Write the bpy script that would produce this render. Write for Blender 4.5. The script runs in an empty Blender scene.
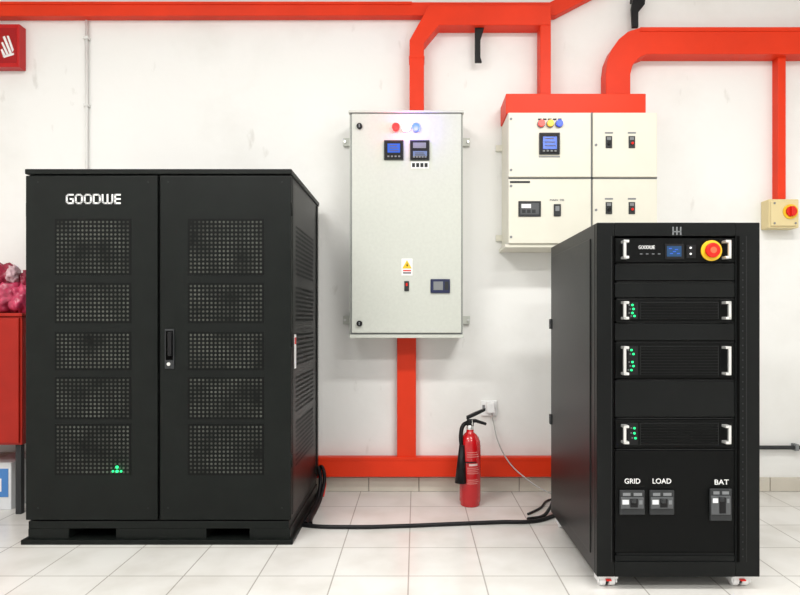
import bpy, bmesh, math, random
from mathutils import Vector, Matrix, noise
random.seed(4)
sc = bpy.context.scene
F=600.0; CX=416.0; CY=321.0; H=1.02; WALL=3.6
def X(px,d): return (px-CX)*d/F
def Z(py,d): return H-(py-CY)*d/F

# ---------------------------------------------------------------- materials
def mat(name,col,rough=0.5,metal=0.0,emit=None,es=0.0,var=0.0,vscale=8.0,bump=0.0,bscale=200.0,spec=0.5,coat=0.0):
    m=bpy.data.materials.new(name); m.use_nodes=True
    nt=m.node_tree; b=nt.nodes['Principled BSDF']
    b.inputs['Base Color'].default_value=(*col,1)
    b.inputs['Roughness'].default_value=rough
    b.inputs['Metallic'].default_value=metal
    b.inputs['Specular IOR Level'].default_value=spec
    b.inputs['Coat Weight'].default_value=coat
    if emit:
        b.inputs['Emission Color'].default_value=(*emit,1); b.inputs['Emission Strength'].default_value=es
    tc=nt.nodes.new('ShaderNodeTexCoord')
    if var>0:
        n=nt.nodes.new('ShaderNodeTexNoise'); n.inputs['Scale'].default_value=vscale; n.inputs['Detail'].default_value=5
        r=nt.nodes.new('ShaderNodeValToRGB')
        r.color_ramp.elements[0].position=0.3; r.color_ramp.elements[1].position=0.7
        r.color_ramp.elements[0].color=(*[c*(1-var) for c in col],1)
        r.color_ramp.elements[1].color=(*[min(1,c*(1+var)) for c in col],1)
        nt.links.new(tc.outputs['Object'],n.inputs['Vector']); nt.links.new(n.outputs['Fac'],r.inputs['Fac'])
        nt.links.new(r.outputs['Color'],b.inputs['Base Color'])
    if bump>0:
        n=nt.nodes.new('ShaderNodeTexNoise'); n.inputs['Scale'].default_value=bscale
        bp=nt.nodes.new('ShaderNodeBump'); bp.inputs['Strength'].default_value=bump; bp.inputs['Distance'].default_value=0.002
        nt.links.new(tc.outputs['Object'],n.inputs['Vector']); nt.links.new(n.outputs['Fac'],bp.inputs['Height'])
        nt.links.new(bp.outputs['Normal'],b.inputs['Normal'])
    return m
BLK=mat('black_powder_coat',(0.0056,0.0072,0.0064),0.42,var=0.15,bump=0.15,bscale=500,spec=0.17)
BLK2=mat('black_rack_paint',(0.0048,0.0056,0.0056),0.38,var=0.1,bump=0.1,bscale=500,spec=0.17)
SIDE=mat('black_side_panel',(0.0065,0.0072,0.0075),0.36,bump=0.1,bscale=400,spec=0.26)
DEEP=mat('gap_black',(0.001,0.001,0.001),0.8,spec=0.05)
VENT=mat('vent_plate_recess_shade',(0.0036,0.0044,0.0040),0.5,spec=0.13)  # recess shade put into the colour: darker than doors so vents look inset
UNIT=mat('unit_face',(0.0026,0.003,0.003),0.45,spec=0.12)
HOLE=mat('vent_hole_lit_grey',(0.050,0.052,0.046),0.6,var=0.85,vscale=9,spec=0.1)  # flat discs: light inside the cabinet is put into this grey
HOLED=mat('vent_hole_dark',(0.02,0.022,0.021),0.6,var=0.6,vscale=20,spec=0.1)
ORG=mat('orange_red_paint',(0.74,0.038,0.007),0.45,var=0.06,vscale=5,spec=0.25)
RED=mat('extinguisher_red',(0.52,0.005,0.009),0.22,coat=0.3)
REDC=mat('red_metal',(0.38,0.016,0.008),0.4,var=0.1,spec=0.25)
CREAM=mat('panel_light_grey',(0.58,0.60,0.545),0.45,var=0.03,vscale=60,bump=0.18,bscale=350)
PAN=mat('switchboard_cream',(0.72,0.70,0.60),0.4,var=0.02)
WHT=mat('white_plastic',(0.85,0.85,0.85),0.4)
SIL=mat('handle_silver',(0.78,0.78,0.76),0.28,metal=0.6)
GRY=mat('grey_plastic',(0.20,0.21,0.22),0.5)
MG=mat('mid_grey_plastic',(0.09,0.095,0.10),0.5,spec=.3)
DG=mat('dark_grey',(0.032,0.034,0.036),0.5,spec=0.25)
SEAM=mat('seam_edge',(0.02,0.021,0.021),0.5,spec=0.2)
RUB=mat('cable_black',(0.006,0.006,0.007),0.45,spec=0.25)
YEL=mat('yellow_plastic',(0.85,0.55,0.02),0.4)
SWB=mat('switch_box_beige',(0.72,0.60,0.32),0.45)
KR=mat('knob_red',(0.72,0.015,0.008),0.3,spec=0.3)
BLUE=mat('lcd_blue',(0.01,0.05,0.30),0.2,emit=(0.04,0.16,0.75),es=0.5)
LBLU=mat('label_blue',(0.06,0.22,0.55),0.5)
GRN=mat('led_green',(0.0,0.4,0.1),0.3,emit=(0.02,0.95,0.28),es=1.3)
LR=mat('led_red',(0.6,0.0,0.0),0.3,emit=(1,0.01,0.01),es=4)
LW=mat('led_white',(0.8,0.8,0.8),0.3,emit=(1,0.7,0.8),es=6)
LB=mat('led_blue',(0.0,0.05,0.7),0.3,emit=(0.04,0.06,1),es=5)
PINK=mat('pink_plastic',(0.55,0.05,0.12),0.3,var=0.5,vscale=14)
CABW=mat('cable_white',(0.6,0.6,0.58),0.5)
PIPEW=mat('painted_conduit',(0.72,0.72,0.70),0.5)
CARTON=mat('carton_white',(0.72,0.74,0.76),0.6,var=0.05)

def wall_mat(name):
    m=mat(name,(0.85,0.86,0.85),0.6,spec=0.2); nt=m.node_tree; b=nt.nodes['Principled BSDF']
    tc=nt.nodes.new('ShaderNodeTexCoord')
    n=nt.nodes.new('ShaderNodeTexNoise'); n.inputs['Scale'].default_value=1.1; n.inputs['Detail'].default_value=7; n.inputs['Roughness'].default_value=0.6
    r=nt.nodes.new('ShaderNodeValToRGB'); e=r.color_ramp.elements
    e[0].position=0.25; e[0].color=(0.76,0.755,0.725,1); e[1].position=0.5; e[1].color=(0.85,0.85,0.83,1)
    nt.links.new(tc.outputs['Object'],n.inputs['Vector']); nt.links.new(n.outputs['Fac'],r.inputs['Fac'])
    mp=nt.nodes.new('ShaderNodeMapping'); mp.inputs['Scale'].default_value=(7,7,2.5)
    n2=nt.nodes.new('ShaderNodeTexNoise'); n2.inputs['Scale'].default_value=1.6; n2.inputs['Detail'].default_value=9
    r2=nt.nodes.new('ShaderNodeValToRGB'); e=r2.color_ramp.elements
    e[0].position=0.25; e[0].color=(0.78,0.77,0.75,1); e[1].position=0.32; e[1].color=(1,1,1,1)
    nt.links.new(tc.outputs['Object'],mp.inputs['Vector']); nt.links.new(mp.outputs['Vector'],n2.inputs['Vector']); nt.links.new(n2.outputs['Fac'],r2.inputs['Fac'])
    mx=nt.nodes.new('ShaderNodeMix'); mx.data_type='RGBA'; mx.blend_type='MULTIPLY'; mx.inputs['Factor'].default_value=0.7
    nt.links.new(r.outputs['Color'],mx.inputs['A']); nt.links.new(r2.outputs['Color'],mx.inputs['B']); nt.links.new(mx.outputs['Result'],b.inputs['Base Color'])
    n3=nt.nodes.new('ShaderNodeTexNoise'); n3.inputs['Scale'].default_value=18
    bp=nt.nodes.new('ShaderNodeBump'); bp.inputs['Strength'].default_value=0.15; bp.inputs['Distance'].default_value=0.008
    nt.links.new(tc.outputs['Object'],n3.inputs['Vector']); nt.links.new(n3.outputs['Fac'],bp.inputs['Height']); nt.links.new(bp.outputs['Normal'],b.inputs['Normal'])
    return m
WALLM=wall_mat('painted_wall')
def tile_mat(name,sx,sy,off=(0,0),col=(0.76,0.75,0.72),grout=(0.42,0.405,0.375),rough=0.22,mort=0.012):
    m=mat(name,col,rough,spec=0.45); nt=m.node_tree; b=nt.nodes['Principled BSDF']
    tc=nt.nodes.new('ShaderNodeTexCoord'); mp=nt.nodes.new('ShaderNodeMapping')
    mp.inputs['Location'].default_value=(off[0],off[1],0)
    br=nt.nodes.new('ShaderNodeTexBrick'); br.offset=0; br.squash=1
    br.inputs['Scale'].default_value=1; br.inputs['Brick Width'].default_value=sx; br.inputs['Row Height'].default_value=sy
    br.inputs['Mortar Size'].default_value=mort*0.25; br.inputs['Mortar Smooth'].default_value=0.1
    br.inputs['Color1'].default_value=(*col,1); br.inputs['Color2'].default_value=(*[c*0.95 for c in col],1); br.inputs['Mortar'].default_value=(*grout,1)
    nt.links.new(tc.outputs['Object'],mp.inputs['Vector']); nt.links.new(mp.outputs['Vector'],br.inputs['Vector'])
    n=nt.nodes.new('ShaderNodeTexNoise'); n.inputs['Scale'].default_value=4; n.inputs['Detail'].default_value=6
    r=nt.nodes.new('ShaderNodeValToRGB'); r.color_ramp.elements[0].color=(0.86,0.85,0.83,1); r.color_ramp.elements[0].position=0.3; r.color_ramp.elements[1].position=0.6; r.color_ramp.elements[1].color=(1,1,1,1)
    nt.links.new(tc.outputs['Object'],n.inputs['Vector']); nt.links.new(n.outputs['Fac'],r.inputs['Fac'])
    mx=nt.nodes.new('ShaderNodeMix'); mx.data_type='RGBA'; mx.blend_type='MULTIPLY'; mx.inputs['Factor'].default_value=1
    nt.links.new(br.outputs['Color'],mx.inputs['A']); nt.links.new(r.outputs['Color'],mx.inputs['B']); nt.links.new(mx.outputs['Result'],b.inputs['Base Color'])
    return m
FLOORM=tile_mat('floor_tile',0.3,0.3,(0.03,0.0))

# ---------------------------------------------------------------- helpers
def group(name,loc):
    e=bpy.data.objects.new(name,None); e.location=loc; e.empty_display_size=0.1
    sc.collection.objects.link(e); return e
def fin(ob,par):
    sc.collection.objects.link(ob)
    if par is not None:
        ob.parent=par; ob.matrix_parent_inverse=Matrix.Translation(-Vector(par.location))
    return ob
def frombm(bm,name,m,par,bevel=0,smooth=False):
    me=bpy.data.meshes.new(name)
    bmesh.ops.recalc_face_normals(bm,faces=bm.faces)
    bm.to_mesh(me); bm.free()
    for mm in (m if isinstance(m,list) else [m]): me.materials.append(mm)
    if smooth:
        for p in me.polygons: p.use_smooth=True
    ob=bpy.data.objects.new(name,me); fin(ob,par)
    if bevel>0:
        b=ob.modifiers.new('bevel','BEVEL'); b.width=bevel; b.segments=2; b.limit_method='ANGLE'
    return ob
def box(par,name,x0,x1,y0,y1,z0,z1,m,bevel=0):
    bm=bmesh.new()
    x0,x1=min(x0,x1),max(x0,x1); y0,y1=min(y0,y1),max(y0,y1); z0,z1=min(z0,z1),max(z0,z1)
    bmesh.ops.create_cube(bm,size=1,matrix=Matrix.Translation(((x0+x1)/2,(y0+y1)/2,(z0+z1)/2))@Matrix.Diagonal((x1-x0,y1-y0,z1-z0,1)))
    return frombm(bm,name,m,par,bevel)
def pbox(par,name,px0,px1,py0,py1,d,back,m,bevel=0):
    return box(par,name,X(px0,d),X(px1,d),d,back,Z(py1,d),Z(py0,d),m,bevel)
def prism(par,name,pts,y0,y1,m,bevel=0):
    bm=bmesh.new()
    a=[bm.verts.new((x,y0,z)) for x,z in pts]; b=[bm.verts.new((x,y1,z)) for x,z in pts]
    bm.faces.new(a); bm.faces.new(b[::-1]); n=len(pts)
    for i in range(n): bm.faces.new((a[i],b[i],b[(i+1)%n],a[(i+1)%n]))
    return frombm(bm,name,m,par,bevel)
def cyl(par,name,p0,p1,r,m,r2=None,seg=24,bevel=0):
    p0=Vector(p0);p1=Vector(p1);v=p1-p0
    bm=bmesh.new()
    q=v.to_track_quat('Z','Y').to_matrix().to_4x4()
    bmesh.ops.create_cone(bm,cap_ends=True,segments=seg,radius1=r,radius2=r if r2 is None else r2,depth=v.length,matrix=Matrix.Translation((p0+p1)/2)@q)
    ob=frombm(bm,name,m,par,bevel)
    for p in ob.data.polygons: p.use_smooth=len(p.vertices)==4
    return ob
def lathe(par,name,c,prof,m,seg=40):
    bm=bmesh.new(); rings=[]
    for r,z in prof:
        rings.append([bm.verts.new((c[0]+r*math.cos(2*math.pi*i/seg),c[1]+r*math.sin(2*math.pi*i/seg),c[2]+z)) for i in range(seg)])
    for a,b in zip(rings,rings[1:]):
        for i in range(seg): bm.faces.new((a[i],a[(i+1)%seg],b[(i+1)%seg],b[i]))
    bm.faces.new(rings[0][::-1]); bm.faces.new(rings[-1])
    return frombm(bm,name,m,par,smooth=True)
def tube(par,name,pts,r,m,smooth=True):
    cu=bpy.data.curves.new(name,'CURVE'); cu.dimensions='3D'; cu.bevel_depth=r; cu.bevel_resolution=4; cu.use_fill_caps=True
    if smooth:
        s=cu.splines.new('BEZIER'); s.bezier_points.add(len(pts)-1)
        for bp,p in zip(s.bezier_points,pts): bp.co=p; bp.handle_left_type=bp.handle_right_type='AUTO'
    else:
        s=cu.splines.new('POLY'); s.points.add(len(pts)-1)
        for bp,p in zip(s.points,pts): bp.co=(*p,1)
    cu.materials.append(m)
    ob=bpy.data.objects.new(name,cu); return fin(ob,par)
def text(par,name,s,x0,x1,zc,hgt,y,m,bold=0.0):
    cu=bpy.data.curves.new(name,'FONT'); cu.body=s; cu.size=1; cu.extrude=0.0015; cu.offset=bold; cu.align_x='LEFT'
    ob=bpy.data.objects.new(name,cu); sc.collection.objects.link(ob)
    bpy.context.view_layer.update()
    dg=bpy.context.evaluated_depsgraph_get(); me=bpy.data.meshes.new_from_object(ob.evaluated_get(dg))
    bpy.data.objects.remove(ob)
    xs=[v.co.x for v in me.vertices]; ys=[v.co.y for v in me.vertices]
    sx=(x1-x0)/(max(xs)-min(xs)); sy=hgt/(max(ys)-min(ys)); mx=min(xs); my=(max(ys)+min(ys))/2
    for v in me.vertices:
        a,b,c=v.co; v.co=((a-mx)*sx+x0, y-c, (b-my)*sy+zc)
    me.materials.clear(); me.materials.append(m)
    o=bpy.data.objects.new(name,me); return fin(o,par)
def wordmark(par,name,x0,x1,z0,z1,y,m,t):
    """GOODWE in squared rounded strokes (flat bars); the W is wider"""
    h=z1-z0; bm=bmesh.new(); U=(x1-x0)/6.25
    ws=[1,1,1,1,1.4,.85]; gap=t*0.75
    st=[x0]
    for q in ws: st.append(st[-1]+q*U)
    def bar(ax,az,bx_,bz):
        a=Vector((ax,az));b=Vector((bx_,bz)); dd=(b-a).normalized(); nn=Vector((-dd.y,dd.x))*t/2; a=a-dd*t*.4; b=b+dd*t*.4
        ps=[a+nn,b+nn,b-nn,a-nn]
        v0=[bm.verts.new((p.x,y,p.y)) for p in ps]; v1=[bm.verts.new((p.x,y+.0015,p.y)) for p in ps]
        bm.faces.new(v0); bm.faces.new(v1[::-1])
        for i in range(4): bm.faces.new((v0[i],v1[i],v1[(i+1)%4],v0[(i+1)%4]))
    L=lambda k:st[k]+t*.5+gap*.5; R=lambda k:st[k+1]-t*.5-gap*.5
    c=h*.15; B=z0+t/2; T=z1-t/2; M=(z0+z1)/2
    def path(P):
        for i in range(len(P)-1): bar(*P[i],*P[i+1])
    for k in (1,2):
        l,r=L(k),R(k); path([(l,B+c),(l,T-c),(l+c,T),(r-c,T),(r,T-c),(r,B+c),(r-c,B),(l+c,B),(l,B+c)])
    l,r=L(0),R(0); path([(r,T),(l+c,T),(l,T-c),(l,B+c),(l+c,B),(r,B),(r,M),((l+r)/2+c*.4,M)])
    l,r=L(3),R(3); path([(l,B),(l,T),(r-c,T),(r,T-c),(r,B+c),(r-c,B),(l,B)])
    l,r=L(4),R(4); path([(l,T),(l,B+c),(l+c,B),(r-c,B),(r,B+c),(r,T)]); bar((l+r)/2,B,(l+r)/2,T)
    l,r=L(5),R(5); bar(l,T,r,T); bar(l,M,r,M); bar(l,B,r,B); bar(l,B,l,T)
    return frombm(bm,name,m,par)
def dots(par,name,cells,m,r,n=6):
    bm=bmesh.new()
    for o,u,v,nu,nv in cells:
        o=Vector(o);u=Vector(u);v=Vector(v); uh=u.normalized(); vh=v.normalized()
        for i in range(nu):
            for j in range(nv):
                c=o+u*((i+.5)/nu)+v*((j+.5)/nv)
                bm.faces.new([bm.verts.new(c+uh*r*math.cos(2*math.pi*(k+.5)/n)+vh*r*math.sin(2*math.pi*(k+.5)/n)) for k in range(n)])
    me=bpy.data.meshes.new(name); bm.to_mesh(me); bm.free(); me.materials.append(m)
    return fin(bpy.data.objects.new(name,me),par)

# ---------------------------------------------------------------- room
RX=3.0; RY=-2.6; RZ=3.3
box(None,'floor',-RX,RX,RY,WALL,-0.1,0,FLOORM)
box(None,'wall_back',-RX,RX,WALL,WALL+0.12,0,RZ,WALLM)
box(None,'wall_left',-RX-0.12,-RX,RY,WALL,0,RZ,WALLM)
box(None,'wall_right',RX,RX+0.12,RY,WALL,0,RZ,WALLM)
box(None,'ceiling',-RX,RX,RY,WALL,RZ,RZ+0.1,mat('ceiling_paint',(0.8,0.8,0.8),0.8))
SK=mat('skirting_tile',(0.60,0.56,0.48),0.3,var=0.06,vscale=6)
g=group('baseboard_back',(0,WALL,0))
box(g,'backing',-RX,RX,WALL-0.009,WALL,0,0.082,mat('grout',(0.25,0.22,0.19),0.8))
x=-RX+0.02;i=0
while x<RX-0.05:
    x1=min(x+0.295,RX); box(g,'tile_%d'%i,x,x1,WALL-0.013,WALL-0.001,0.001,0.084,SK,0.002); x+=0.3;i+=1

# ---------------------------------------------------------------- orange trunking
def pz(pts,d): return [(X(a,d),Z(b,d)) for a,b in pts]
g=group('cable_trunking',(0,3.5,2.85))
d=3.54
prism(g,'ceiling_run',[(-RX,Z(16,d))]+pz([(556,15),(612,-14),(612,-32),(550,2)],d)+[(-RX,Z(2,d))],d,WALL,ORG,0.004)
box(g,'ceiling_run_lip',-RX,X(412,d),d-0.006,d,Z(4.5,d),Z(2,d),ORG,0.001)
d=3.50
prism(g,'drop_to_cabinet',pz([(409.5,40),(429,5),(551,5),(551,25),(439,25),(424,43)],d)+[(X(424,d),2.197),(X(409.5,d),2.197)],d,WALL,ORG,0.004)
box(g,'cover_joint',X(409,d),X(424.5,d),d-0.003,WALL,Z(58,d),Z(56,d),ORG,0.001)
d=3.505
box(g,'drop_to_switchboard',X(537,WALL),X(551,d),d,WALL,2.303,Z(20,d),ORG,0.004)
zt=Z(93.5,3.38)
box(g,'switchboard_header',X(506,3.38),X(646,3.38),3.38,WALL,2.186,zt,ORG,0.004)
d=3.50
arc=[(606,72),(607.5,60),(612,49),(619,39),(628,31.5),(640,27.5)]
inn=[(647,54),(640,57),(633,64),(630.5,74)]
prism(g,'wide_bend_run',[(X(606,d),zt)]+pz(arc,d)+[(RX-.001,Z(27.5,d)),(RX-.001,Z(54,d))]+pz(inn,d)+[(X(630.5,d),zt)],d,WALL,ORG,0.004)
box(g,'wide_run_cover_lip',X(640,d),RX-.001,d-0.005,d,Z(31.5,d),Z(27.5,d),ORG,0.001)
d=3.54
box(g,'drop_to_isolator',X(772,WALL),X(786,d),d,WALL,Z(199,d),Z(50,d),ORG,0.003)
g=group('cable_trunking',(0,3.55,0.2))
d=3.54
box(g,'riser',X(397,d),X(416,d),d,WALL,Z(460,d),0.93,ORG,0.003)
box(g,'floor_run',X(270,d),X(600,d),d-0.01,WALL-0.0135,Z(477,d-0.01),Z(457.5,d-0.01),ORG,0.003)
box(g,'floor_run_lid_edge',X(270,d),X(600,d),d-0.013,d-0.008,Z(460.5,d-0.01),Z(457.3,d-0.01),ORG,0.001)

# brackets
for k,pp in enumerate([[(475,20),(485,20),(484,28),(480.5,40),(480.5,57),(482,62),(475,62),(475,36)],[(634,-6),(646,-6),(645,4),(638.5,12),(638.5,27),(632.5,27),(631.5,8)]]):
    g=group('wall_bracket',(X(pp[0][0],3.53),3.55,Z(pp[0][1],3.53)))
    prism(g,'strut',pz(pp,3.53),3.53,3.55,RUB,0.002)
    prism(g,'arm',pz([pp[0],pp[1],(pp[1][0],pp[1][1]+4),(pp[0][0],pp[0][1]+4)],3.53),3.55,WALL,RUB,0.002)

# conduits
g=group('electrical_conduit',(X(86,3.58),3.575,2.0))
cyl(g,'pipe',(X(86,3.575),3.582,1.2),(X(86,3.575),3.582,Z(20,3.575)),0.009,PIPEW)
for zz in (1.6,2.3,2.7): box(g,'clip_%d'%int(zz*10),X(83.5,3.575),X(88.5,3.575),3.57,WALL-.001,zz,zz+.015,PIPEW)
g=group('electrical_conduit',(2.2,3.57,0.27))
cyl(g,'pipe',(1.35,3.57,Z(447.5,3.57)),(2.95,3.57,Z(447.5,3.57)),0.012,DG)
for xx in (1.9,2.25,2.7): box(g,'clip_%d'%int(xx*100),xx,xx+.02,3.555,WALL-.001,Z(450.5,3.57),Z(444,3.57),GRY)

# ---------------------------------------------------------------- grey wall enclosure
WB=WALL-0.003
g=group('electrical_enclosure',(X(406,3.36),3.48,0.93))
d=3.36
pbox(g,'shell',349.5,463,111,337,d+0.012,WB,CREAM,0.004)
pbox(g,'door',351.5,461.5,113.5,333,d-0.008,d+0.008,CREAM,0.004)
pbox(g,'door_gap',350.6,462.3,112.6,334,d+0.006,d+0.012,GRY)
pbox(g,'rain_lip',348.5,464,110.2,112.4,d-0.01,WB,CREAM,0.002)
pbox(g,'bottom_lip',349.5,463.5,334.6,338,d-0.006,WB,CREAM,0.002)
for k,(a,b) in enumerate([(344,142),(467,142),(344,320),(467,320)]):
    if a>400: box(g,'lug_r_%d'%k,X(455,3.58),X(a+3,3.58),3.578,WB,Z(b+4,3.58),Z(b-4,3.58),CREAM,0.002)
    else: box(g,'lug_l_%d'%k,X(a-1,3.58),X(a+15,3.58),3.578,WB,Z(b+4,3.58),Z(b-4,3.58),CREAM,0.002)
    cyl(g,'lug_bolt_%d'%k,(X(a+1,3.58),3.568,Z(b,3.58)),(X(a+1,3.58),3.58,Z(b,3.58)),0.008,SIL,seg=6)
fd=d-0.008
for k,(a,b) in enumerate([(359.5,126.5),(359.5,323.5)]):
    cyl(g,'cam_lock_%d'%k,(X(a,fd),fd-0.014,Z(b,fd)),(X(a,fd),fd,Z(b,fd)),0.016,RUB)
    box(g,'cam_slot_%d'%k,X(a,fd)-.003,X(a,fd)+.003,fd-0.017,fd-.013,Z(b,fd)-.009,Z(b,fd)+.009,GRY)
for k,(a,mm) in enumerate([(396,LR),(406,LW),(416,LB)]):
    cyl(g,'pilot_bezel_%d'%k,(X(a,fd),fd-0.008,Z(128,fd)),(X(a,fd),fd,Z(128,fd)),0.025,SIL)
    cyl(g,'pilot_lamp_%d'%k,(X(a,fd),fd-0.024,Z(128,fd)),(X(a,fd),fd-.008,Z(128,fd)),0.022,mm)
    L=bpy.data.lights.new('pilot_glow_%d'%k,'POINT'); L.energy=[0.45,0.12,0.9][k]; L.shadow_soft_size=0.012; L.color=[(1,.02,.02),(1,.4,.6),(.15,.1,1)][k]
    o=bpy.data.objects.new('pilot_glow_%d'%k,L); o.location=(X(a,fd),fd-0.06,Z(128,fd)); fin(o,g)
def meter(g,px0,px1,py0,py1,fd,scr,blue=BLUE,nb=4,tag=''):
    pbox(g,'meter_body'+tag,px0,px1,py0,py1,fd-0.012,fd,DG,0.002)
    pbox(g,'meter_bezel'+tag,px0+1.2,px1-1.2,py0+1.2,py1-1.2,fd-0.015,fd-0.01,RUB,0.001)
    a,b,c,e=scr
    pbox(g,'meter_screen'+tag,a,b,c,e,fd-0.017,fd-0.013,blue)
    for i in range(3): pbox(g,'meter_digits%s_%d'%(tag,i),a+2,b-3+i*.8,c+1.5+i*(e-c)/3.4,c+2.3+i*(e-c)/3.4,fd-0.0178,fd-.0165,MG)
    for i in range(nb):
        u=px0+2.5+(px1-px0-5)*(i+.5)/nb
        pbox(g,'meter_key%s_%d'%(tag,i),u-1,u+1,py1-4,py1-2.5,fd-0.018,fd-0.013,GRY)
meter(g,384,403.5,140,159.5,fd,(387.5,400,143.5,152.5),tag='_a')
meter(g,410,429.5,140,160,fd,(413,427,151,156),mat('lcd_dim',(0.1,0.14,0.25),0.3,emit=(0.2,0.35,0.8),es=0.15),nb=5,tag='_b')
pbox(g,'meter_label',413,426,142.5,148,fd-0.0165,fd-0.013,GRY)
pbox(g,'nameplate',411,429,161.5,168.5,fd-0.003,fd,WHT)
for i in range(4): pbox(g,'breaker_toggle_%d'%i,412+i*4.2,415+i*4.2,163,167,fd-0.005,fd,DG)
pbox(g,'warning_label',401.5,412.5,258.5,275.5,fd-0.002,fd,WHT)
prism(g,'warning_triangle',pz([(407,260),(411.7,268.5),(402.3,268.5)],fd),fd-0.0032,fd-.0015,YEL)
prism(g,'warning_bolt',pz([(407.6,262.5),(406,265.6),(407.2,265.6),(406.4,267.9),(408.4,264.8),(407.2,264.8)],fd),fd-0.004,fd-.003,RUB)
for i in range(2): pbox(g,'warning_text_%d'%i,403,411,270+i*2.3,271.2+i*2.3,fd-0.003,fd,DG if i else KR)
pbox(g,'key_lock',404.3,409,281,291,fd-0.008,fd,DG,0.002)
pbox(g,'key_slot',405.8,407.6,283,286,fd-0.010,fd-0.007,KR)
pbox(g,'controller',430.5,450,279,293,fd-0.01,fd,mat('controller_navy',(0.012,0.018,0.07),0.35),0.003)
pbox(g,'controller_screen',433.5,443,281.5,290,fd-0.012,fd-.009,GRY)
pbox(g,'controller_pad',444.8,448.5,281.5,290,fd-0.012,fd-.009,DG)

# ---------------------------------------------------------------- cream four-door switchboard
g=group('switchboard_panel',(X(580,3.34),3.48,1.44))
d=3.352
zb=Z(245,3.352)
box(g,'shell',X(508,d),X(657,d),d,WB,zb,2.184,PAN,0.004)
fd=3.335
for nm,a,b,c,e in [('door_a',508.5,591,112.5,177),('door_b',593,657.3,112.5,177),('door_c',508.5,591,179,243.5),('door_d',593,657.3,179,243.5)]:
    pbox(g,nm,a,b,c,e,fd,d,PAN,0.004)
pbox(g,'mullion_gap',591,593,112.5,243.5,d-0.003,d,GRY)
pbox(g,'transom_gap',508.5,657,177,179,d-0.003,d,GRY)
pbox(g,'bottom_flange',505,658,244,247.5,d-0.004,WB,PAN,0.003)
for k,a in enumerate([541,550,559]):
    cyl(g,'pilot_bezel_%d'%k,(X(a,fd),fd-0.006,Z(124,fd)),(X(a,fd),fd,Z(124,fd)),0.022,GRY)
    cyl(g,'pilot_lamp_%d'%k,(X(a,fd),fd-0.022,Z(124,fd)),(X(a,fd),fd-.006,Z(124,fd)),0.018,mat('pilot_%d'%k,[(0.7,0.06,0.05),(0.8,0.45,0.03),(0.03,0.08,0.6)][k],0.25,emit=[(1,.05,.02),(1,.5,.02),(.03,.08,1)][k],es=[.7,.5,.6][k]))
for k in range(5): pbox(g,'label_%d'%k,538+k*5,541.5+k*5,118.5,120,fd-0.002,fd,DG)
meter(g,539.5,560,132.5,154,fd,(543,557,136.5,149),tag='_a')
pbox(g,'label_strip',539,560,156,157.3,fd-0.002,fd,GRY)
def knob(g,px,py,fd,k):
    pbox(g,'switch_plate_%d'%k,px-3.2,px+3.2,py-6,py+6,fd-0.004,fd,DG,0.001)
    pbox(g,'switch_mark_%d'%k,px-2,px+2,py-5,py-2.2,fd-0.006,fd-.003,GRY)
    cyl(g,'switch_knob_%d'%k,(X(px,fd),fd-0.012,Z(py+1.5,fd)),(X(px,fd),fd-.004,Z(py+1.5,fd)),0.010 if px<620 else 0.007,KR if px>620 else RUB)
    pbox(g,'switch_label_%d'%k,px-4,px+4,py-10,py-8.5,fd-0.002,fd,GRY)
for k,(a,b) in enumerate([(609,142),(632,142),(609,208),(632,208)]): knob(g,a,b,fd,k)
pbox(g,'name_label',510,530,181,183,fd-0.002,fd,DG)
for k,(a,b) in enumerate([(511,119),(511,170),(511,186),(511,237),(596,145),(596,210)]):
    cyl(g,'screw_%d'%k,(X(a,fd),fd-0.003,Z(b,fd)),(X(a,fd),fd,Z(b,fd)),0.007,GRY,seg=12)
pbox(g,'breaker_window',518.5,541,201,216.5,fd-0.006,fd,DG,0.002)
pbox(g,'breaker_face',520.5,539,203,214.5,fd-0.008,fd-.004,MG,0.001)
pbox(g,'breaker_face_label',521.5,531,204,208,fd-0.0095,fd-.007,WHT)
for k,a in enumerate([522,527,532]): pbox(g,'breaker_text_%d'%k,a,a+3.6,209.5,213,fd-0.0095,fd-.007,DG)
pbox(g,'small_relay',554,561,204,216,fd-0.008,fd,DG,0.002)
pbox(g,'small_relay_face',555.5,559.5,206,211,fd-0.01,fd-.007,GRY)
text(g,'circuit_text','MAIN  DB',X(550,fd),X(564,fd),Z(200,fd),0.010,fd-0.001,GRY)
for k,(a,b) in enumerate([(496,148),(496,238)]): pbox(g,'wall_lug_%d'%k,a,a+8,b-3,b+3,3.58,WB,PAN,0.002)

# ---------------------------------------------------------------- isolator
g=group('isolator_switch',(X(783,3.5),3.55,Z(213,3.5)))
d=3.515
pbox(g,'box',769,799,199,228,d,WALL,SWB,0.006)
pbox(g,'cover',771,797,201,226,d-0.010,d,SWB,0.005)
cyl(g,'yellow_collar',(X(789,d),d-0.018,Z(212,d)),(X(789,d),d-.008,Z(212,d)),0.043,YEL)
cyl(g,'red_knob',(X(789,d),d-0.03,Z(212,d)),(X(789,d),d-.016,Z(212,d)),0.030,KR)
box(g,'knob_grip',X(789,d)-.009,X(789,d)+.009,d-0.042,d-.026,Z(212,d)-.028,Z(212,d)+.028,KR,0.004)
for k,(a,b) in enumerate([(773.5,203.5),(773.5,223.5),(794.5,223.5)]): cyl(g,'screw_%d'%k,(X(a,d),d-0.013,Z(b,d)),(X(a,d),d-.008,Z(b,d)),0.006,GRY,seg=10)

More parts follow.
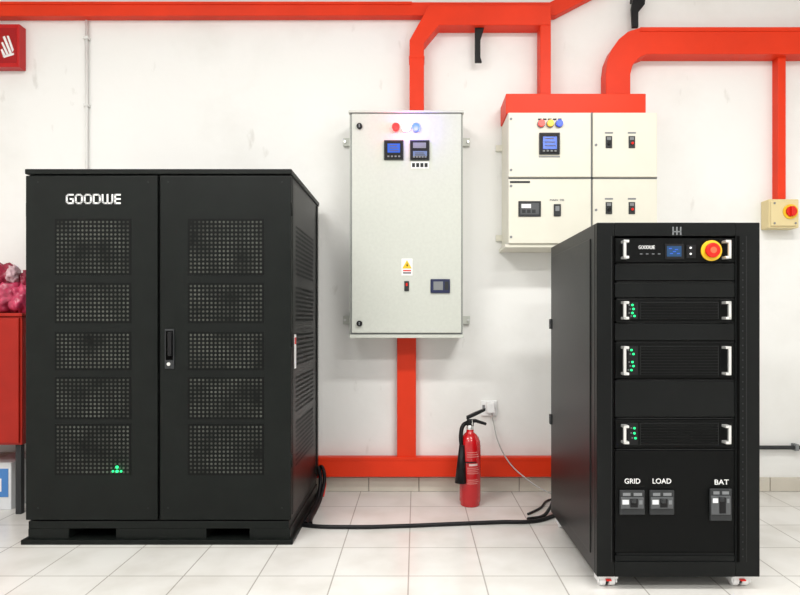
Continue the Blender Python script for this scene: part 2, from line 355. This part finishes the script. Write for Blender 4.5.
# ---------------------------------------------------------------- fire sign
g=group('fire_safety_sign',(X(5,3.54),3.54,Z(45,3.54)))
d=3.54
box(g,'sign_body',X(-32,d),X(19.5,d),d,WALL,Z(67,d),Z(24,d),mat('sign_red',(0.5,0.012,0.012),0.3,spec=.3),0.003)
box(g,'sign_face',X(-30,d),X(16.5,d),d-0.003,d,Z(63,d),Z(28,d),mat('sign_red_dark',(0.36,0.006,0.008),0.3,spec=.3),0.001)
prism(g,'pictogram_extinguisher',pz([(-8,34),(-2,33),(-1,57),(-8,58)],d-.003),d-0.006,d-.002,WHT)
for k,pp in enumerate([[(3,37),(5,36),(12,53),(10,54.5)],[(1.5,43),(3,42),(9,54.5),(7,55.5)],[(7,36),(9,36),(14,50),(12.5,52)],[(1,50),(2.5,49),(6,55.5),(3.5,56.5)],[(3,56),(14,53),(14,55),(4,58)]]):
    prism(g,'pictogram_flame_%d'%k,pz(pp,d-.003),d-0.006,d-.002,WHT)

# ---------------------------------------------------------------- left cabinet
D=2.744; XL=X(25.5,D); XR=-0.572; YB=3.52; ZT=Z(169,D)
g=group('battery_cabinet',((XL+XR)/2,3.1,0))
ZB=Z(521,D)
box(g,'body',XL+0.004,XR-0.004,D+0.022,YB,ZB,ZT-0.02,SIDE,0.004)
box(g,'top_cap',XL-0.002,XR+0.004,D-0.004,YB+0.005,ZT-0.024,ZT,BLK,0.004)
zt2=ZT-0.030
xm0=X(157.5,D); xm1=X(160,D)
box(g,'door_left',XL,xm0,D,D+0.02,ZB+0.004,zt2,BLK,0.004)
box(g,'door_right',xm1,XR,D,D+0.02,ZB+0.004,zt2,BLK,0.004)
box(g,'plinth_rail',XL+0.01,XR-0.01,D+0.004,YB-0.01,Z(529,D),ZB-0.002,BLK,0.003)
segs=[(26,68),(114,206),(248,290)]
for k,(a,b) in enumerate(segs):
    box(g,'plinth_leg_%d'%k,X(a,D)+.005,X(b,D),D+0.006,YB-0.01,0.012,Z(529,D),BLK,0.003)
box(g,'plinth_sill',XL-0.015,XR+0.010,D-0.012,YB-0.01,0.0,0.022,BLK,0.003)
box(g,'pocket_back',XL+0.03,XR-0.03,D+0.25,D+0.3,0.02,Z(529,D),DEEP)
rows=[(220,274),(284,322),(333,369),(378,418),(425,474)]
cells=[];k=0
for (a,b) in rows:
    for (u0,u1) in [(56,130),(189,263)]:
        x0,x1,z0,z1=X(u0,D),X(u1,D),Z(b,D),Z(a,D)
        pbox(g,'vent_plate_%d'%k,u0-1.2,u1+1.2,a-1.2,b+1.2,D-0.0012,D,VENT)
        k+=1
        cells.append(((x0,D-0.0020,z0),(x1-x0,0,0),(0,0,z1-z0),18,max(3,round((b-a)/4.2))))
dots(g,'vent_perforations',cells,HOLE,0.0056,8)
cs=[]
for (a,b) in rows:
    z0,z1=Z(b,D),Z(a,D)
    cs.append(((XR-0.0030,D+0.12,z0),(0,.5,0),(0,0,z1-z0),20,max(3,round((b-a)/4.9))))
dots(g,'side_vent_perforations',cs,HOLED,0.0075,8)
box(g,'side_frame_front',XR-0.004,XR+0.001,D+0.03,D+0.07,ZB+.02,zt2,BLK,0.001)
box(g,'side_frame_back',XR-0.004,XR+0.001,YB-0.06,YB-0.01,ZB+.02,zt2,BLK,0.001)
box(g,'side_label',XR-0.004,XR+0.0012,D+0.075,D+0.115,Z(370,D),Z(335,D),WHT)
box(g,'side_label_stripe',XR-0.003,XR+0.0020,D+0.08,D+0.11,Z(345,D),Z(338,D),KR)
pbox(g,'handle_plate',164.5,174,329,369,D-0.006,D,DG,0.003)
pbox(g,'handle_recess',165.7,172.8,331,360,D-0.0075,D-.005,DEEP)
pbox(g,'handle_lever',167.2,171.3,332,356,D-0.024,D-.008,RUB,0.004)
cyl(g,'handle_key',(X(169.3,D),D-0.010,Z(364,D)),(X(169.3,D),D-.004,Z(364,D)),0.008,SIL)
wordmark(g,'logo_text',X(65.5,D),X(121.5,D),Z(204,D),Z(194,D),D-0.0015,WHT,0.0072)
for k,(a,b,rr) in enumerate([(117.3,467.0,.0065),(113.2,471.2,.005),(121.4,471.2,.005),(117.3,471.2,.0065)]):
    cyl(g,'status_led_%d'%k,(X(a,D),D-0.0035,Z(b,D)),(X(a,D),D,Z(b,D)),rr,GRN,seg=12)
L=bpy.data.lights.new('status_glow','POINT'); L.energy=0.05; L.shadow_soft_size=0.01; L.color=(.05,1,.35)
o=bpy.data.objects.new('status_glow',L); o.location=(X(117,D),D-0.02,Z(470,D)); fin(o,g)
for k,(a,b) in enumerate([(38,182),(38,508),(148,182),(148,508),(168,182),(282,182),(168,508),(282,508)]):
    cyl(g,'rivet_%d'%k,(X(a,D),D-0.002,Z(b,D)),(X(a,D),D,Z(b,D)),0.004,SEAM,seg=10)
for k,zz in enumerate([0.35,0.9,1.5]):
    for xx,n in ((XL,'l'),(XR,'r')):
        cyl(g,'hinge_%s_%d'%(n,k),(xx,D+0.013,zz),(xx,D+0.013,zz+0.06),0.006,BLK,seg=12)

# ---------------------------------------------------------------- right rack
D=2.267; XL2=X(597,D); XR2=X(760,D); YB2=3.04; ZT=Z(222.5,D); ZB=Z(577,D)
g=group('server_rack',((XL2+XR2)/2,2.65,0))
body0=D+0.03
box(g,'side_left',XL2,XL2+0.012,body0,YB2,ZB,ZT,SIDE,0.003)
box(g,'side_right',XR2-0.012,XR2,body0,YB2,ZB,ZT,SIDE,0.003)
box(g,'side_left_panel',XL2-0.004,XL2+0.002,body0+0.05,YB2-0.05,ZB+0.06,ZT-0.05,SIDE,0.003)
box(g,'side_right_panel',XR2-0.002,XR2+0.004,body0+0.05,YB2-0.05,ZB+0.06,ZT-0.05,SIDE,0.003)
box(g,'back_panel',XL2+.012,XR2-.012,YB2-0.01,YB2,ZB,ZT,BLK2)
box(g,'top_panel',XL2+.012,XR2-.012,body0,YB2-.01,ZT-0.02,ZT-0.001,BLK2)
box(g,'bottom_panel',XL2+.012,XR2-.012,body0,YB2-.01,ZB,ZB+0.02,BLK2)
pbox(g,'front_post_left',597,614.5,222.5,577,D,body0,BLK2,0.003)
pbox(g,'front_post_right',735.5,760,222.5,577,D,body0,BLK2,0.003)
box(g,'front_top_bezel',X(614.5,D),X(735.5,D),D,body0,Z(236,D),ZT,BLK2,0.002)
box(g,'front_bottom_bezel',X(614.5,D),X(735.5,D),D,body0,ZB,Z(562,D),BLK2,0.002)
box(g,'post_groove_left',X(612,D),X(614,D),D-0.001,D,Z(562,D),Z(236,D),DEEP)
box(g,'post_edge_left',X(611.3,D),X(612,D),D-0.0015,D,Z(562,D),Z(236,D),SEAM)
box(g,'post_groove_right',X(736.5,D),X(739.5,D),D-0.001,D,Z(562,D),Z(236,D),DEEP)
box(g,'post_edge_right',X(746,D),X(746.7,D),D-0.0015,D,Z(562,D),Z(236,D),SEAM)
box(g,'interior_backing',X(614,D),X(736,D),body0+.003,body0+0.03,ZB+.02,ZT-.02,DEEP)
dots(g,'rail_holes',[((X(741,D),D-0.0012,Z(560,D)),(0.012,0,0),(0,0,Z(240,D)-Z(560,D)),1,44)],DG,0.0034,4)
fd=D+0.006
# badge: squared W
for k,(a,b,c0,c1) in enumerate([(672.5,673.8,226.8,235),(676.3,677.6,226.8,235),(680.1,681.4,226.8,235),(672.5,681.4,231,232.2)]):
    pbox(g,'badge_bar_%d'%k,a,b,c0,c1,D-0.0012,D,GRY)
def unit(nm,y0,y1,m=UNIT,rec=0.0):
    return pbox(g,nm,615,735,y0+.5,y1-.5,fd+rec,body0+.003,m,0.002)
unit('inverter_unit',237.5,263)
unit('blank_a',264,281,BLK2); unit('blank_b',282.5,298,BLK2)
unit('battery_unit_a',299.5,321.5); unit('blank_c',323,341,BLK2)
unit('battery_unit_b',342.5,379); unit('blank_d',380.5,417.5,BLK2)
unit('battery_unit_c',419,448.5); unit('breaker_panel',450,553.5); unit('blank_e',555,562,BLK2)
for k,yy in enumerate([264,282,299,322,342,380,418.3,449.3,554]):
    pbox(g,'seam_highlight_%d'%k,617,734,yy-0.3,yy+0.35,fd-0.0015,fd+.001,SEAM)
def handle(k,px,y0,y1,sgn):
    x=X(px,fd); za,zb_=Z(y0,fd),Z(y1,fd)
    t=0.0052; out=fd-0.034
    bm=bmesh.new()
    def bx(x0,x1,ya,yb,z0,z1):
        bmesh.ops.create_cube(bm,size=1,matrix=Matrix.Translation(((x0+x1)/2,(ya+yb)/2,(z0+z1)/2))@Matrix.Diagonal((abs(x1-x0),abs(yb-ya),abs(z1-z0),1)))
    bx(x-t,x+t,out,out+0.010,zb_,za)
    xx=x+sgn*0.016
    bx(min(x-t,xx),max(x+t,xx),out,fd,za-0.010,za); bx(min(x-t,xx),max(x+t,xx),out,fd,zb_,zb_+0.010)
    frombm(bm,'handle_%d'%k,SIL,g,0.002)
    pbox(g,'ear_%d'%k,px-6,px+6,y0-2,y1+2,fd-0.003,fd,UNIT,0.001)
for k,(a,b) in enumerate([(241,259.5),(301.5,319.5),(346,374.5),(424,442.5)]):
    handle(2*k,622,a,b,1); handle(2*k+1,725.5,a,b,-1)
pbox(g,'lcd_bezel',665,684,244,259.5,fd-0.003,fd,RUB,0.002)
pbox(g,'lcd',667,681.5,246,256.5,fd-0.0045,fd-.002,mat('lcd_dark_blue',(0.005,0.02,0.06),0.2,emit=(0.02,0.10,0.22),es=0.5))
for i,(a,b) in enumerate([(669,248),(675,249),(670,253),(677,253),(673,251)]): pbox(g,'lcd_icon_%d'%i,a,a+3,b,b+1,fd-0.0055,fd-.004,BLUE)
wordmark(g,'unit_logo',X(638.5,fd),X(655,fd),Z(249,fd),Z(245.5,fd),fd-0.001,WHT,0.0019)
for i in range(4): pbox(g,'inv_mark_%d'%i,640+i*6,642.5+i*6,253.5,254.3,fd-0.001,fd,GRY)
pbox(g,'button_pair',686.5,696,245,258,fd-0.004,fd,RUB,0.001)
for i,yy in enumerate((248,254)): cyl(g,'button_%d'%i,(X(690,fd),fd-0.007,Z(yy,fd)),(X(690,fd),fd-.003,Z(yy,fd)),0.004,WHT,seg=12)
c=(X(710,fd),Z(250.8,fd))
cyl(g,'estop_collar',(c[0]+.003,fd-0.008,c[1]),(c[0]+.003,fd,c[1]),0.039,YEL,seg=40)
cyl(g,'estop_stem',(c[0],fd-0.015,c[1]),(c[0],fd-.005,c[1]),0.018,KR)
cyl(g,'estop_mushroom',(c[0],fd-0.028,c[1]),(c[0],fd-.015,c[1]),0.028,KR,bevel=0.004,seg=32)
cyl(g,'estop_cap_mark',(c[0],fd-0.0295,c[1]),(c[0],fd-.027,c[1]),0.012,mat('knob_red_light',(0.8,0.12,0.05),0.3),seg=24)
for k,(a,b,leds) in enumerate([(301,320,[(632,305),(633,309),(632,313),(634,316)]),(345,376,[(631,350),(633,354),(632,362),(633,366),(631,370)]),(422,446,[(634,428),(634,433),(635,438)])]):
    pbox(g,'grille_frame_%d'%k,640,719,a+1,b-1,fd-0.003,fd,SEAM,0.001)
    n=int((b-a)/3.0)
    for i in range(n):
        yy=a+2.5+i*(b-a-5)/max(1,n-1)
        pbox(g,'grille_slat_%d_%d'%(k,i),641,718,yy-1.0,yy+1.0,fd-0.006,fd-.002,UNIT)
    pbox(g,'led_plate_%d'%k,628,638,a+1,b-1,fd-0.0035,fd,RUB)
    for j,(u,v) in enumerate(leds):
        cyl(g,'led_%d_%d'%(k,j),(X(u,fd),fd-0.006,Z(v,fd)),(X(u,fd),fd-.003,Z(v,fd)),0.0045,GRN,seg=10)
        pbox(g,'led_tag_%d_%d'%(k,j),u-3.4,u-1.9,v-.5,v+.5,fd-0.0045,fd-.003,GRY)
text(g,'grid_text','GRID',X(624.5,fd),X(640,fd),Z(481,fd),0.019,fd-0.001,WHT,0.0)
text(g,'load_text','LOAD',X(652.5,fd),X(671,fd),Z(481,fd),0.019,fd-0.001,WHT,0.0)
text(g,'bat_text','BAT',X(714.5,fd),X(728.5,fd),Z(482,fd),0.019,fd-0.001,WHT,0.0)
for k,(a,b,c_,e) in enumerate([(620,645,490.5,515),(650,674.5,490.5,515),(710.5,732,489,521)]):
    w=(b-a)
    pbox(g,'breaker_body_%d'%k,a,b,c_,e,fd-0.012,fd,DG,0.003)
    pbox(g,'breaker_front_%d'%k,a+1,b-1,c_+7,e-6,fd-0.018,fd-.010,MG,0.003)
    pbox(g,'breaker_label_%d'%k,a+3,a+w*0.42,c_+2.5,c_+5.5,fd-0.0135,fd-.010,GRY)
    pbox(g,'breaker_label2_%d'%k,a+w*.55,b-3,c_+2.5,c_+5.5,fd-0.0135,fd-.010,GRY)
    pbox(g,'breaker_rating_%d'%k,a+2.5,a+w*.36,c_+9.5,c_+14,fd-0.0195,fd-.016,CARTON)
    pbox(g,'breaker_slot_%d'%k,a+w*.42,a+w*.72,c_+8.5,e-7.5,fd-0.0195,fd-.016,RUB)
    pbox(g,'breaker_toggle_%d'%k,a+w*.48,a+w*.66,c_+9,c_+13,fd-0.032,fd-.018,DG,0.002)
    pbox(g,'breaker_mark_%d'%k,a+w*.78,b-2.5,c_+10,c_+14,fd-0.0195,fd-.016,GRY)
for k,(cx,cy) in enumerate([(XL2+0.05,D+0.055),(XR2-0.055,D+0.055),(XL2+0.05,YB2-0.07),(XR2-0.055,YB2-0.07)]):
    box(g,'caster_plate_%d'%k,cx-.04,cx+.04,cy-.04,cy+.04,ZB-0.006,ZB,SIL,0.001)
    for s in (-1,1):
        box(g,'caster_fork_%d_%d'%(k,s),cx+s*.034-.003,cx+s*.034+.003,cy-.025,cy+.03,0.018,ZB-.004,WHT,0.002)
        cyl(g,'caster_rim_%d_%d'%(k,s),(cx+s*.006,cy,0.028),(cx+s*.030,cy,0.028),0.028,WHT,bevel=0.004)
    cyl(g,'caster_hub_%d'%k,(cx-.006,cy,0.028),(cx+.006,cy,0.028),0.022,DG)
    box(g,'caster_brake_%d'%k,cx-.010,cx+.010,cy-.044,cy-.02,0.031,0.037,KR,0.002)
    box(g,'caster_guard_%d'%k,cx-.038,cx+.038,cy-.035,cy-.025,0.037,ZB-.003,WHT,0.003)
for k,zz in enumerate([0.5,0.98]): box(g,'rear_latch_%d'%k,XL2-0.010,XL2,YB2-0.03,YB2,zz,zz+0.05,DG,0.002)

# ---------------------------------------------------------------- extinguisher
ex,ey=X(470,3.33),3.33
g=group('fire_extinguisher',(ex,ey,0))
r=0.059
lathe(g,'cylinder_body',(ex,ey,0),[(r*.86,0),(r*.93,0.006),(r*.93,0.02),(r,0.028),(r,0.33),(r*.96,0.352),(r*.82,0.375),(r*.58,0.393),(r*.36,0.404),(r*.33,0.42)],RED)
lathe(g,'valve_neck',(ex,ey,0),[(0.018,0.415),(0.02,0.42),(0.02,0.44),(0.014,0.444),(0.014,0.465)],SIL,20)
box(g,'valve_block',ex-.018,ex+.02,ey-.016,ey+.016,0.438,0.475,RUB,0.004)
prism(g,'lower_lever',[(ex-.01,.450),(ex+.03,.458),(ex+.088,.442),(ex+.092,.455),(ex+.03,.476),(ex-.01,.470)],ey-.014,ey+.014,RUB,0.003)
prism(g,'upper_lever',[(ex-.02,.474),(ex+.02,.490),(ex+.084,.522),(ex+.086,.538),(ex+.03,.516),(ex-.02,.492)],ey-.014,ey+.014,RUB,0.003)
tube(g,'safety_pin',[(ex+.01,ey-.02,.475),(ex+.01,ey-.035,.462),(ex+.012,ey-.035,.447),(ex+.008,ey-.025,.455)],0.0018,SIL)
tube(g,'hose',[(ex-.015,ey-.005,.457),(ex-.038,ey-.02,.446),(ex-.052,ey-.03,.40),(ex-.050,ey-.038,.33)],0.0115,RUB)
cyl(g,'discharge_horn',(ex-.048,ey-.042,.34),(ex-.056,ey-.048,.135),0.015,RUB,r2=0.032)
tube(g,'horn_strap',[(ex-.052,ey-.05,.25),(ex-.02,ey-.064,.25),(ex+.03,ey-.056,.25)],0.003,RUB)
def shell(nm,a0,a1,z0,z1,m,rr):
    bm=bmesh.new(); n=12; A=[];B=[]
    for i in range(n+1):
        t=math.radians(a0+(a1-a0)*i/n); A.append(bm.verts.new((ex+rr*math.sin(t),ey-rr*math.cos(t),z0))); B.append(bm.verts.new((ex+rr*math.sin(t),ey-rr*math.cos(t),z1)))
    for i in range(n): bm.faces.new((A[i],A[i+1],B[i+1],B[i]))
    frombm(bm,nm,m,g,smooth=True)
LBL=mat('label_pale',(0.62,0.22,0.20),0.5)
for i,zz in enumerate([.30,.288,.276,.215,.205,.195,.185,.15,.14,.13]):
    shell('label_line_%d'%i,-20,34+(i*37%15),zz,zz+.004,LBL,r+.0006)
shell('label_block',-10,38,.228,.240,mat('label_block',(0.7,0.5,0.48),.5),r+.0006)

# ---------------------------------------------------------------- socket & plug
g=group('wall_socket',(X(488,3.57),3.57,Z(409,3.57)))
pbox(g,'plate',481,497,400.5,416,3.585,WALL,WHT,0.004)
pbox(g,'plug',487,495,402.5,413.5,3.55,3.585,WHT,0.006)
pbox(g,'rocker',482.5,485,405,411,3.58,3.586,GRY,0.001)
tube(g,'power_cord',[(X(491.5,3.56),3.56,Z(413,3.56)),(X(494,3.56),3.56,Z(425,3.56)),(X(498,3.5),3.51,Z(441,3.5)),(X(509,3.5),3.47,Z(462,3.5)),(X(525,3.45),3.42,Z(477,3.45)),(X(542,3.4),3.3,Z(486,3.4)),(X(565,3.3),3.15,Z(492,3.3))],0.0036,mat('cord_grey',(0.38,0.38,0.37),.5))
# ---------------------------------------------------------------- cables
g=group('power_cable',(0,3.0,0))
rc=0.0100
def FP(px,py,z=rc):
    d=(H-z)*F/(py-CY); return (X(px,d),d,z)
tube(g,'main_cable',[FP(296,523),FP(304,525),FP(350,527),FP(400,526),FP(450,524),FP(500,522),FP(535,521),FP(556,515),FP(575,509)],rc,RUB)
tube(g,'loop_a',[FP(528,519,.011),FP(543,516,.011),FP(550,508,.03),FP(556,500,.05),FP(572,500,.05)],0.009,RUB)
tube(g,'loop_b',[FP(528,514,.008),FP(540,508,.008),FP(549,500,.008),FP(560,498,.008)],0.006,RUB)
g=group('power_cable',(-0.5,3.4,0))
for k,o in enumerate([0,0.024]):
    tube(g,'lead_%d'%k,[(-0.60+o,3.555,0.13),(-0.575+o,3.50,0.17),(-0.550+o,3.45,0.13),(-0.545+o*.7,3.36,0.05),(-0.548+o*.5,3.2,0.012),(-0.545+o*.4,3.05,0.011),(-0.55+o,2.99,0.011)],0.0105,RUB)
tube(g,'lead_red',[(-0.58,3.54,0.10),(-0.55,3.51,0.13),(-0.528,3.48,0.10),(-0.53,3.42,0.02)],0.007,KR)

# ---------------------------------------------------------------- left clutter
g=group('red_metal_cabinet',(-2.35,3.35,0))
d=3.15
xr=X(22,d)
box(g,'carcass',xr-0.70,xr,d,WALL-0.02,Z(445,d),Z(314,d)-.012,REDC,0.004)
box(g,'top',xr-0.71,xr+0.006,d-.012,WALL-0.02,Z(314,d)-.012,Z(313,d),REDC,0.003)
box(g,'door_l',xr-0.69,xr-0.355,d-.012,d,Z(443,d),Z(318,d),REDC,0.004)
box(g,'door_r',xr-0.345,xr-0.01,d-.012,d,Z(443,d),Z(318,d),REDC,0.004)
cyl(g,'knob_r',(xr-.31,d-.03,.75),(xr-.31,d-.01,.75),.012,SIL)
for k,(a,b) in enumerate([(xr-.03,d+.03),(xr-.67,d+.03),(xr-.03,WALL-.05),(xr-.67,WALL-.05)]):
    box(g,'leg_%d'%k,a-.015,a+.015,b-.015,b+.015,0,Z(445,d)+.01,DG,0.002)
ztop=Z(313,d)
g=group('plastic_bag_pile',(xr-.1,d+.15,ztop))
BD=mat('bag_dark_red',(0.30,0.02,0.05),.35,var=.4); BW=mat('bag_pale',(0.6,0.38,0.42),.35,var=.3)
for k,(cx,cy,cz,sx,sy,sz) in enumerate([(-.15,.14,.09,.12,.12,.10),(-.055,.10,.07,.05,.08,.09),(-.20,.12,.18,.09,.09,.10),(-.07,.16,.17,.035,.06,.07),(-.10,.08,.21,.03,.04,.05)]):
    bm=bmesh.new(); bmesh.ops.create_icosphere(bm,subdivisions=4,radius=1)
    for v in bm.verts:
        n=noise.noise(v.co*2.3+Vector((k*7,0,0)))*0.35+abs(noise.noise(v.co*5+Vector((k*3,1,0))))*0.28
        co=v.co*(0.88+n); v.co=Vector((xr+cx+co.x*sx,d+cy+co.y*sy,max(ztop+.001,ztop+cz+co.z*sz)))
    frombm(bm,'bag_%d'%k,[PINK,PINK,BD,BD,BW][k],g,smooth=True)
g=group('carton_box',(-2.35,3.3,0))
xc=X(18.5,3.3)
box(g,'carton',xc-.36,xc,3.24,3.5,0,Z(460,3.3),CARTON,0.004)
box(g,'flap_tape',xc-.2,xc-.15,3.2385,3.5,.001,Z(460,3.3)+.0012,mat('tape',(0.5,0.45,0.35),.3))
box(g,'blue_print',xc-.34,xc-.015,3.237,3.241,.07,Z(466,3.3),LBLU)
box(g,'blue_print_panel',xc-.30,xc-.05,3.235,3.238,.10,.17,WHT)
text(g,'box_text','UPS',xc-.13,xc-.06,.135,.04,3.234,LBLU)

# ---------------------------------------------------------------- lights
for k,(x,y) in enumerate([(-1.5,1.2),(1.2,1.2),(-1.5,-0.8),(1.2,-0.8)]):
    g=group('ceiling_light',(x,y,3.25))
    box(g,'housing',x-.62,x+.62,y-.16,y+.16,3.26,3.3,WHT,0.003)
    L=bpy.data.lights.new('tube_light','AREA'); L.shape='RECTANGLE'; L.size=1.2; L.size_y=0.28; L.energy=58; L.color=(1,0.985,0.955)
    o=bpy.data.objects.new('tube_light',L); o.location=(x,y,3.25); fin(o,g)
w=bpy.data.worlds.new('World'); sc.world=w; w.use_nodes=True
w.node_tree.nodes['Background'].inputs['Color'].default_value=(1,0.99,0.97,1); w.node_tree.nodes['Background'].inputs['Strength'].default_value=0.74

# ---------------------------------------------------------------- camera
cam=bpy.data.cameras.new('camera'); co=bpy.data.objects.new('camera',cam); sc.collection.objects.link(co)
co.location=(0,0,H); co.rotation_euler=(math.radians(90),0,0)
cam.sensor_width=36; cam.lens=27; cam.shift_x=-16/800; cam.shift_y=23.5/800; cam.clip_start=0.05
sc.camera=co
sc.view_settings.view_transform='Standard'
